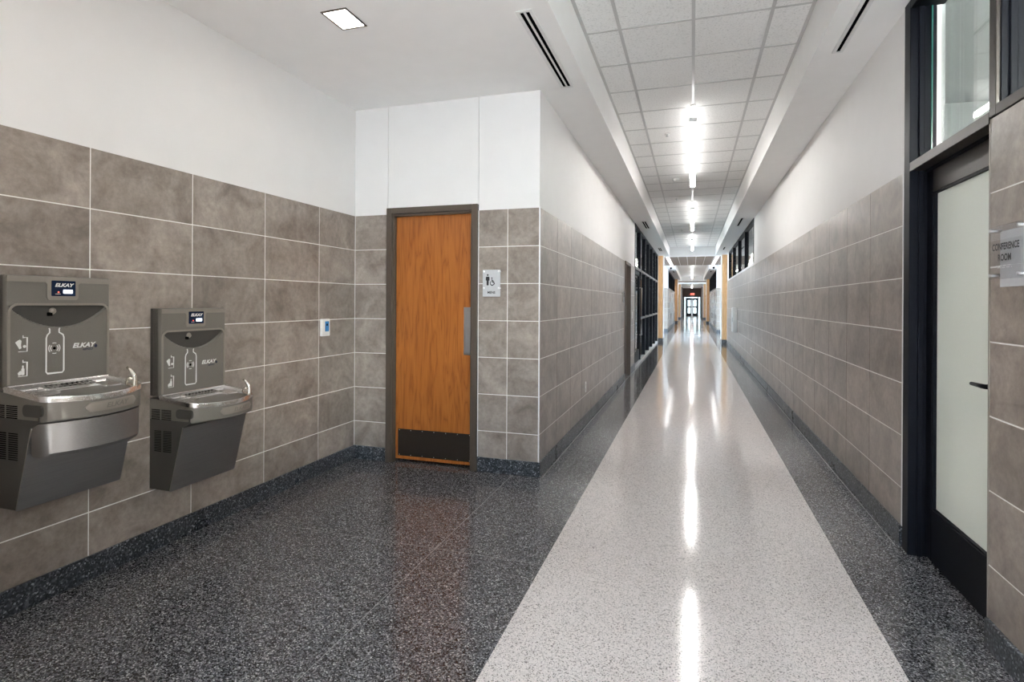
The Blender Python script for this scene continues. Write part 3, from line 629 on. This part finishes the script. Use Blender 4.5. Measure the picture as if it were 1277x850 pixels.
# ------------------------------------------------------------------ drinking fountains with bottle fillers
FW, PH, PD = .453, .48, .075
def outline(d0, grow=0.0, r=.055, dside=.318, bow=.052, n=18):
    """plan outline (depth d, along-wall u), from the near wall corner round the bowed front"""
    g = grow; pts = [(d0, -g)]
    ds = dside+g
    pts += [(ds-r+r*math.sin(a), -g+r-r*math.cos(a)) for a in [i*math.pi/2/6*.86 for i in range(7)]]
    u0 = pts[-1][1]
    for i in range(1, n):
        u = u0 + (FW-2*u0)*i/n; q = (u-FW/2)/(FW/2-u0); pts.append((pts[7][0]+(bow)*(1-q*q), u))
    pts += [(p[0], FW-p[1]) for p in reversed(pts[1:8])]
    pts.append((d0, FW+g)); return pts
def rim_h(d): return -.15*max(0, d-.085)
def fountain(y0, zrim, skirt, label):
    Z0 = zrim
    root = empty('drinking_fountain', (XL, y0, Z0-.518), label, 'fountain', 'bottle filling drinking fountains on the left wall')
    W3 = lambda d, u, h: (XL+d, y0+u, Z0+h)
    # cooler body
    body = prism('cooler_body', [(0, -.02), (.05, -.02), (.285, -.075), (.285, -.138), (.236, -.168), (.146, -.518), (0, -.518)], lambda p, t: W3(p[0], t, p[1]), .002, FW-.002, 'greyd', root)
    nx, nh = .3535, -.089; l = math.hypot(nx, nh); nx, nh = nx/l, nh/l
    e = .004
    fp = prism('front_panel', [(.236, -.164), (.236+e*nx, -.164+e*nh), (.146+e*nx, -.520+e*nh), (.146, -.520)], lambda p, t: W3(p[0], t, p[1]), .0, FW, 'steel', root)
    tube('panel_edge', [W3(.236, .002, -.17), W3(.147, .002, -.519)], .003, 'greyl', fp, 6)
    # vents on both sides
    for u, s in ((0.002, -1), (FW-.002, 1)):
        L = []
        for (d0, d1, h0, h1, nn) in ((.015, .075, -.128, -.078, 7), (.087, .155, -.128, -.078, 7), (.034, .082, -.305, -.195, 13), (.098, .155, -.305, -.195, 13)):
            for i in range(nn):
                h = h0+(h1-h0)*i/(nn-1); uu = u + (s*.002 if h1 > -.1 else 0); a, b = sorted((uu, uu+s*.0012)); L.append((XL+d0, XL+d1, y0+a, y0+b, Z0+h-.0022, Z0+h+.0022))
        v = boxes('vent_slots', L, 'slot', body); v['kind'] = 'stuff'
    # apron band
    ol = outline(.0); n = len(ol)
    V = [W3(d, u, rim_h(d)-.018) for d, u in ol] + [W3(d, u, -.128 - .03*max(0, (d-.2))) for d, u in ol]
    cin = [(d*.985 if d > .1 else d, .008 if u < .01 else (FW-.008 if u > FW-.01 else u)) for d, u in ol]
    V += [W3(d, u, -.139) for d, u in cin]
    F = [tuple(range(n)), tuple(range(2*n, 3*n))]
    for k in (0, n): F += [(k+i, k+(i+1) % n, k+n+(i+1) % n, k+n+i) for i in range(n)]
    ap = mesh_obj('apron', V, F, 'grey', root, True); ap.data.set_sharp_from_angle(angle=.5)
    # front push bar
    def front_d(u): 
        best = None
        for (a, b) in zip(ol, ol[1:]):
            if a[1] <= u <= b[1] and b[1] > a[1]+1e-6: best = a[0]+(b[0]-a[0])*(u-a[1])/(b[1]-a[1])
        return best if best else .32
    def bar(nm, u0, u1, hc, hh, mat, par, pr=.007):
        us = [u0+(u1-u0)*i/16 for i in range(17)]; V = []; F = []
        def half(u): 
            r = hh; du = min(u-u0, u1-u)
            return hh if du >= r else math.sqrt(max(.03, 1-((r-du)/r)**2))*hh
        for u in us:
            d = front_d(u); h = half(u)
            for q, o in ((-h, -.002), (-h*.93, pr*.7), (-h*.7, pr), (h*.7, pr), (h*.93, pr*.7), (h, -.002)): V.append(W3(d+o, u, hc+q))
        for i in range(16): F += [(i*6+j, i*6+j+1, i*6+7+j, i*6+6+j) for j in range(5)]
        F += [tuple(range(6)), tuple(range(96, 102))]
        o = mesh_obj(nm, V, F, mat, par, True); o.data.set_sharp_from_angle(angle=.7); return o
    pb = bar('push_bar', .135, .385, -.096, .022, 'greyl', root)
    text('raised_lettering', 'ELKAY', .030, lambda p, t: W3(front_d(.27+p[0])+.0072+t, .27+p[0], -.096+p[1]), 'grey', pb, shear=.25, bold=.0006, squash=1.25)
    # side button
    prism('side_button', rrect(.195, .308, -.116, -.066, .02), lambda p, t: W3(p[0], t, p[1]), -.006, .004, 'greyd', root)
    # skirt below the apron (taller unit only)
    if skirt:
        o2 = outline(.235, -.004, dside=.316, bow=.046); m = len(o2)
        V = [W3(d, u, -.146) for d, u in o2] + [W3(d, u, -.272) for d, u in o2] + [W3(d-.012 if d > .25 else d, min(max(u, .01), FW-.01), -.288) for d, u in o2]
        F = [tuple(range(m)), tuple(range(2*m, 3*m))]
        for k in (0, m): F += [(k+i, k+(i+1) % m, k+m+(i+1) % m, k+m+i) for i in range(m)]
        sk = mesh_obj('apron_skirt', V, F, 'steel', root, True); sk.data.set_sharp_from_angle(angle=.5)
    # basin
    c = (.215, FW/2); rings = []
    def ring(s, dh, g=.003):
        o = outline(.072, g); return [W3(c[0]+(d-c[0])*s, c[1]+(u-c[1])*s, rim_h(c[0]+(d-c[0])*s)+dh) for d, u in o]
    seq = [ring(1.0, -.022), ring(1.004, -.004), ring(.99, .002), ring(.955, .001), ring(.93, -.006), ring(.86, -.012), ring(.82, -.034), ring(.72, -.050), ring(.42, -.056), ring(.06, -.060)]
    n = len(seq[0]); V = sum(seq, []); F = []
    for k in range(len(seq)-1): F += [(k*n+i, k*n+(i+1) % n, (k+1)*n+(i+1) % n, (k+1)*n+i) for i in range(n)]
    F += [tuple(range(n)), tuple(range((len(seq)-1)*n, len(seq)*n))]
    bs = mesh_obj('basin', V, F, 'polished', root, True); bs.data.set_sharp_from_angle(angle=.9)
    # raised drain shelf with perforations
    sh = prism('drain_shelf', rrect(.082, .150, .115, .345, .02), lambda p, t: W3(p[0], p[1], rim_h(p[0])+t), -.045, -.012, 'polished', bs)
    L = []
    for i in range(9):
        for j in range(2):
            u = .14+i*.0225; d = .096+j*.022; L.append((XL+d, XL+d+.012, y0+u, y0+u+.008, Z0-.0125, Z0-.0112))
    dh = boxes('drain_holes', L, 'slot', sh); dh['kind'] = 'stuff'
    prism('step_ledge', rrect(.16, .215, .03, .14, .018), lambda p, t: W3(p[0], p[1], rim_h(p[0])+t), -.045, -.016, 'polished', bs)
    prism('step_ledge', rrect(.13, .21, .33, .42, .018), lambda p, t: W3(p[0], p[1], rim_h(p[0])+t), -.045, -.014, 'polished', bs)
    # bubbler
    bd, bu = .312, .398; bh = rim_h(bd)
    bb = tube('bubbler', [W3(bd, bu, bh-.01), W3(bd, bu, bh+.006), W3(bd, bu, bh+.03), W3(bd-.004, bu-.002, bh+.05), W3(bd-.018, bu-.008, bh+.072), W3(bd-.032, bu-.014, bh+.086)], [.016, .012, .011, .011, .008, .005], 'chrome', root, 12)
    tube('spout_guard', [W3(bd-.006, bu-.004, bh+.030), W3(bd-.022, bu-.012, bh+.034), W3(bd-.030, bu-.016, bh+.026), W3(bd-.032, bu-.016, bh+.004)], [.008, .007, .006, .006], 'chrome', bb, 8)
    prism('bubbler_plate', arc(bd-.008, bu-.004, .026, 0, 360, 20)[:-1], lambda p, t: W3(p[0], p[1], rim_h(p[0])+t), -.002, .003, 'chrome', bb)
    # bottle filler cabinet
    cab = box('filler_cabinet', XL, XL+.062, y0, y0+FW, Z0-.004, Z0+PH, 'greyd', root, .004, 2)
    # moulded face with scooped alcove
    NU, NH = 72, 80; V = []; F = []
    def recess(u, h):
        t = (PH-h)/PH; q = (u/FW-.5)/.47
        if abs(q) >= 1 or t < .285: return 0.0
        low = .29 + .20*(1-q*q)
        if t > low: return 0.0
        s = (t-.285)/(low-.285+1e-6)
        return .052*(1-s)**.38*(1-q*q)**.3
    for j in range(NH+1):
        for i in range(NU+1):
            u = FW*i/NU; h = PH*j/NH; ed = min(u, FW-u, PH-h)
            rr = .0 if ed > .008 else .008-math.sqrt(max(0, .008**2-(.008-ed)**2))
            V.append(W3(PD-rr-recess(u, h), u, h))
    for j in range(NH): F += [(j*(NU+1)+i, j*(NU+1)+i+1, (j+1)*(NU+1)+i+1, (j+1)*(NU+1)+i) for i in range(NU)]
    # close to the back
    b0 = len(V); rim = [i for i in range(NU+1)] + [(j+1)*(NU+1)-1 for j in range(1, NH+1)] + [NH*(NU+1)+i for i in range(NU-1, -1, -1)] + [j*(NU+1) for j in range(NH-1, 0, -1)]
    for r in rim: V.append((XL+.02, V[r][1], V[r][2]))
    mrim = len(rim); F += [(rim[i], rim[(i+1) % mrim], b0+(i+1) % mrim, b0+i) for i in range(mrim)] + [tuple(range(b0, b0+mrim))]
    face = mesh_obj('filler_face', V, F, 'grey', root, True); face.data.set_sharp_from_angle(angle=.7)
    PM = lambda p, t: W3(PD+t, p[0]*FW, PH*(1-p[1]))      # p = (fraction along, fraction down)
    PMm = lambda p, t: W3(PD+t, p[0], PH-p[1])           # p in metres from the near top corner
    # header cap with display tab
    hp = [(.004, .003), (FW-.004, .003), (FW-.004, .028), (.305, .028)] + [(.297+.0, .036), (.297, .098), (.289, .108), (.169, .108), (.161, .098), (.161, .036), (.153, .028), (.004, .028)]
    head = prism('header_cap', hp, PMm, -.003, .0045, 'greyl', root)
    scr = prism('display_screen', rrect(.178, .283, .019, .090, .004), PMm, .004, .0055, 'screen', head)
    PT = lambda cu, cd_: (lambda p, t: W3(PD+t, cu+p[0], PH-cd_+p[1]))
    text('display_lettering', 'ELKAY', .022, lambda p, t: PT(.2305, .040)(p, .0060), 'print', scr, shear=.3, bold=.0009, squash=1.2)
    prism('display_readout', rrect(.228, .270, .060, .078, .003), PMm, .0055, .0061, 'lcd', scr)
    prism('indicator_dot', arc(.208, .072, .0035, 0, 360, 10)[:-1], PMm, .0055, .0061, 'redled', scr)
    prism('indicator_line', rrect(.194, .217, .0795, .0815, .0008, 2), PMm, .0055, .0060, 'print', scr)
    # raised arch moulding
    ar = [(.012, PH-.006), (.012, .165)] + [(.047-.035*math.cos(a), .165-.037*math.sin(a)) for a in [i*math.pi/2/7 for i in range(1, 8)]]
    ar += [(FW-p[0], p[1]) for p in reversed(ar)]
    V, F = ribbon_vf(ar, .010, PMm, -.001, .005); mesh_obj('arch_moulding', V, F, 'greyl', root)
    # nozzle, light, sensor
    cu = .43*FW
    nz = tube('nozzle', [W3(.030, cu, PH*(1-.335)), W3(.062, cu, PH*(1-.330)), W3(.070, cu, PH*(1-.338))], [.016, .016, .011], 'greyl', root, 14)
    box('nozzle_mouth', XL+.048, XL+.068, y0+cu-.024, y0+cu-.002, Z0+PH*(1-.335)-.020, Z0+PH*(1-.335)-.004, 'slot', nz, .002)
    prism('nozzle_light', arc(cu-.004, PH*.385, .0085, 0, 360, 14)[:-1], lambda p, t: W3(.050+t, p[0], PH-p[1]), 0, .004, 'blueled', nz)
    def drop(cx, cy, s): return [(cx, cy-1.5*s)] + [(cx+s*math.cos(a), cy+s*math.sin(a)) for a in [math.radians(-25+i*230/12) for i in range(13)]]
    mesh_obj('water_drop', *poly_vf(drop(cu, .462*PH, .0065), lambda p, t: W3(PD-recess(p[0], PH-p[1])+t, p[0], PH-p[1]), .0003, .0012), 'navy', face)
    b0_, b1_ = .355*FW, .52*FW; nk0, nk1 = cu-.022, cu+.022
    bot = [(nk0-.001, .492*PH), (nk0+.002, .505*PH), (nk0+.002, .535*PH), (b0_+.004, .558*PH), (b0_, .585*PH), (b0_, .905*PH), (b0_+.006, .922*PH), (b1_-.006, .922*PH), (b1_, .905*PH), (b1_, .585*PH), (b1_-.004, .558*PH), (nk1-.002, .535*PH), (nk1-.002, .505*PH), (nk1+.001, .492*PH)]
    mesh_obj('bottle_outline', *ribbon_vf(bot, .0058, PMm, -.0002, .0008), 'print', face)
    sy = .685*PH; V, F = [], []
    for r, a0, a1 in ((.016, -50, 50), (.016, 130, 230), (.024, -70, -110), (.024, -40, 40), (.024, 140, 220), (.024, 70, 110)): ribbon_vf(arc(cu, sy, r, a0, a1, 10), .0036, PMm, -.0002, .0008, False, V, F)
    mesh_obj('sensor_rings', V, F, 'print', face)
    mesh_obj('sensor_eye', *poly_vf(arc(cu, sy, .0065, 0, 360, 14)[:-1], PMm, -.0002, .001), 'slot', face)
    # two instruction pictograms
    for top, hand in ((.54, True), (.765, False)):
        V, F = [], []; t = top*PH; x1 = .185*FW
        ribbon_vf([(x1-.016, t+.004), (x1-.016, t+.014), (x1, t+.014), (x1, t+.075), (x1-.034, t+.075)], .0032, PMm, -.0002, .0008, False, V, F)
        if hand:
            poly_vf([(x1-.046, t+.034), (x1-.036, t+.026), (x1-.028, t+.022), (x1-.022, t+.028), (x1-.024, t+.046), (x1-.022, t+.060), (x1-.030, t+.064), (x1-.036, t+.052)], PMm, -.0002, .0008, V, F)
            poly_vf(arc(x1-.010, t+.053, .0065, 0, 360, 12)[:-1], PMm, -.0002, .0008, V, F)
        else:
            poly_vf(rrect(x1-.022, x1-.010, t+.040, t+.070, .004, 3), PMm, -.0002, .0008, V, F); poly_vf(rrect(x1-.019, x1-.013, t+.028, t+.041, .002, 2), PMm, -.0002, .0008, V, F)
            poly_vf([(x1-.036, t+.060), (x1-.026, t+.050), (x1-.020, t+.056), (x1-.022, t+.068), (x1-.033, t+.071)], PMm, -.0002, .0008, V, F)
        mesh_obj('pictogram', V, F, 'print', face)
    text('logo_lettering', 'ELKAY', .030, lambda p, t: PT(.715*FW, .675*PH)(p, .0006), 'print', face, shear=.3, bold=.0012, squash=1.15)
    mesh_obj('logo_drop', *poly_vf(drop(.845*FW, .69*PH, .0075), PMm, -.0002, .0008), 'navy', face)
    text('logo_small_lettering', 'ezH2O', .016, lambda p, t: PT(.76*FW, .715*PH)(p, .0006), 'navy', face, shear=.2, bold=.0004)
    return root
fountain(1.622, 1.022, True, 'taller grey drinking fountain with bottle filler and a stainless lower skirt')
fountain(2.357, .870, False, 'lower grey drinking fountain with bottle filler, mounted closer to the oak door')

# ------------------------------------------------------------------ wall devices and signs
th = empty('thermostat', (XL, 3.905, 1.11), 'small white wall thermostat with a blue screen on the left tile wall', 'thermostat')
b = box('case', XL, XL+.022, 3.848, 3.955, 1.112, 1.252, 'plastic', th, .005, 2)
sc = box('screen', XL+.0215, XL+.0235, 3.888, 3.938, 1.15, 1.232, 'blue', b)
box('readout', XL+.0235, XL+.0238, 3.902, 3.924, 1.196, 1.214, 'screen', sc)
def outlet(x, sx, y, z, label):
    o = empty('outlet', (x, y, z), label, 'outlet', 'white wall outlets')
    q = sorted((x, x+sx*.006)); p = box('cover_plate', q[0], q[1], y-.036, y+.036, z-.06, z+.06, 'plastic', o, .002)
    for dz in (-.026, .026):
        q2 = sorted((x+sx*.005, x+sx*.008)); f = box('socket', q2[0], q2[1], y-.017, y+.017, z+dz-.014, z+dz+.014, 'plastic', p, .002)
        q3 = sorted((x+sx*.0078, x+sx*.0083)); boxes('slots', [(q3[0], q3[1], y+e-.0014, y+e+.0014, z+dz-.004, z+dz+.005) for e in (-.006, .006)], 'slot', f)
outlet(XC, 1, 6.39, .43, 'white outlet low on the inner corridor wall')
outlet(XR, -1, 12.4, .44, 'white outlet low on the long right wall')
sw = empty('switch_plate', (XC, 11.62, 1.08), 'white light switch plate between the inner side door and the storefront', 'light switch')
p_ = box('cover_plate', XC, XC+.008, 11.56, 11.68, 1.08, 1.22, 'plastic', sw, .002)
box('rocker', XC+.007, XC+.013, 11.6, 11.64, 1.115, 1.185, 'plastic', p_, .002)
# small room sign before the inner side door
rs = empty('room_sign', (XC, 10.05, 1.4), 'small pale room sign on the inner corridor wall beside the side door', 'sign')
s1 = box('plate', XC+.012, XC+.018, 9.96, 10.14, 1.40, 1.60, 'acrylicf', rs, .002)
for y in (9.98, 10.12):
    for z in (1.42, 1.58): tube('standoff', [(XC, y, z), (XC+.022, y, z)], .008, 'steelv', rs, 8)
box('inlay', XC+.018, XC+.0185, 10.01, 10.09, 1.5, 1.57, 'ink', s1)
# white cabinet on the right wall
wc_ = empty('wall_cabinet', (XR, 16.45, .62), 'tall narrow white cabinet mounted on the right wall tile', 'cabinet')
box('body', XR-.1, XR, 16.2, 16.75, .62, 1.29, 'plastic', wc_, .006, 2)
fd = box('door', XR-.112, XR-.1, 16.21, 16.74, .63, 1.28, 'plastic', wc_, .003)
box('handle', XR-.126, XR-.112, 16.25, 16.27, .9, 1.02, 'steelv', fd, .002)
# smoke detector and sprinklers
sd = empty('smoke_detector', (-.259, 9.53, ZC), 'round white smoke detector on the tile ceiling', 'smoke detector')
tube('base', [(-.259, 9.53, ZC+.0019), (-.259, 9.53, ZC-.012)], .062, 'plastic', sd, 24)
tube('sensor_head', [(-.259, 9.53, ZC-.012), (-.259, 9.53, ZC-.02), (-.259, 9.53, ZC-.045), (-.259, 9.53, ZC-.05)], [.05, .052, .04, .02], 'plastic', sd, 24)
for x, y, lb in ((-.293, 6.97, 'by the first pendant light'), (-.291, 11.37, 'between the first two pendant lights'), (-.28, 16.2, 'by the third pendant light')):
    sp = empty('sprinkler', (x, y, ZC), 'small ceiling sprinkler head ' + lb, 'sprinkler', 'ceiling sprinklers')
    tube('escutcheon', [(x, y, ZC+.0019), (x, y, ZC-.005)], .032, 'alum', sp, 16)
    tube('head', [(x, y, ZC-.005), (x, y, ZC-.03), (x, y, ZC-.031), (x, y, ZC-.034)], [.010, .007, .016, .016], 'steelv', sp, 10)
# men's restroom sign
sx0, sx1, sz0, sz1, sy_ = -1.637, -1.484, 1.440, 1.660, YB-.018
ms = empty('restroom_sign', (-1.56, YB, 1.44), 'clear restroom sign with standing figure and wheelchair symbol beside the oak door', 'sign')
pl_ = box('plate', sx0, sx1, sy_-.006, sy_, sz0, sz1, 'acrylicf', ms, .002)
for x in (sx0+.012, sx1-.012):
    for z in (sz1-.014, sz0+.07): tube('standoff', [(x, YB, z), (x, sy_-.010, z)], .009, 'trimw', ms, 10)
SM = lambda p, t: (sx0+p[0]*(sx1-sx0), sy_-.006-t, sz1-p[1]*(sz1-sz0))
def sm_ring(cx, cy, r): return [(cx+r*math.cos(a)/.153, cy+r*math.sin(a)/.22) for a in [i*2*math.pi/14 for i in range(14)]]
V, F = poly_vf(sm_ring(.29, .195, .0075), SM); mesh_obj('figure_head', V, F, 'ink', pl_)
V, F = poly_vf([(.21, .255), (.37, .255), (.395, .29), (.395, .40), (.355, .40), (.345, .58), (.235, .58), (.225, .40), (.185, .40), (.185, .29)], SM); mesh_obj('figure_body', V, F, 'ink', pl_)
V, F = [], []
poly_vf(sm_ring(.53, .31, .006), SM, 0, .0006, V, F)
ribbon_vf([(.53, .35), (.545, .45), (.63, .45), (.68, .54)], .045, SM, 0, .0006, False, V, F)
ribbon_vf([(.545, .40), (.62, .40)], .03, SM, 0, .0006, False, V, F)
ribbon_vf([(.545+.11*math.cos(a), .49+.085*math.sin(a)) for a in [math.radians(-140-i*250/16) for i in range(17)]], .036, SM, 0, .0006, False, V, F)
mesh_obj('wheelchair_symbol', V, F, 'ink', pl_)
text('lettering', 'MENS', .027, lambda p, t: ((sx0+sx1)/2+p[0], sy_-.0065, sz0+.034+p[1]), 'ink', pl_, bold=.0008)
# conference room sign
cz0, cz1, cy0, cy1 = 1.475, 1.700, 2.475, 2.705
cs = empty('conference_sign', (XR, 2.63, cz0), 'clear acrylic conference room sign on standoffs beside the black door', 'sign')
cp = box('plate', XR-.034, XR-.028, cy0, cy1, cz0+.02, cz1, 'acrylic', cs, .001)
bp = box('back_plate', XR-.02, XR-.014, cy0-.02, cy1-.05, cz0-.01, cz1-.02, 'acrylicf', cs, .001)
for y in (cy0+.014, cy1-.014):
    for z in (cz0+.035, cz1-.014): tube('standoff', [(XR, y, z), (XR-.04, y, z)], .007, 'steelv', cs, 12)
CM = lambda yc, zc: (lambda p, t: (XR-.0345, yc-p[0], zc+p[1]))
text('lettering', 'CONFERENCE', .036, CM(2.585, 1.617), 'ink', cp, bold=.0008, squash=.84)
text('lettering', 'ROOM', .036, CM(2.590, 1.575), 'ink', cp, bold=.0008, squash=.88)
V, F = [], []
for i in range(14): 
    for j in range(2):
        if (i*7+j*3) % 4 < 3: poly_vf(arc(2.645-i*.008, 1.545-j*.007, .0015, 0, 360, 6)[:-1], lambda p, t: (XR-.034-t, p[0], p[1]), 0, .0008, V, F)
bd_ = mesh_obj('raised_dots', V, F, 'plastic', cp); bd_['kind'] = 'stuff'
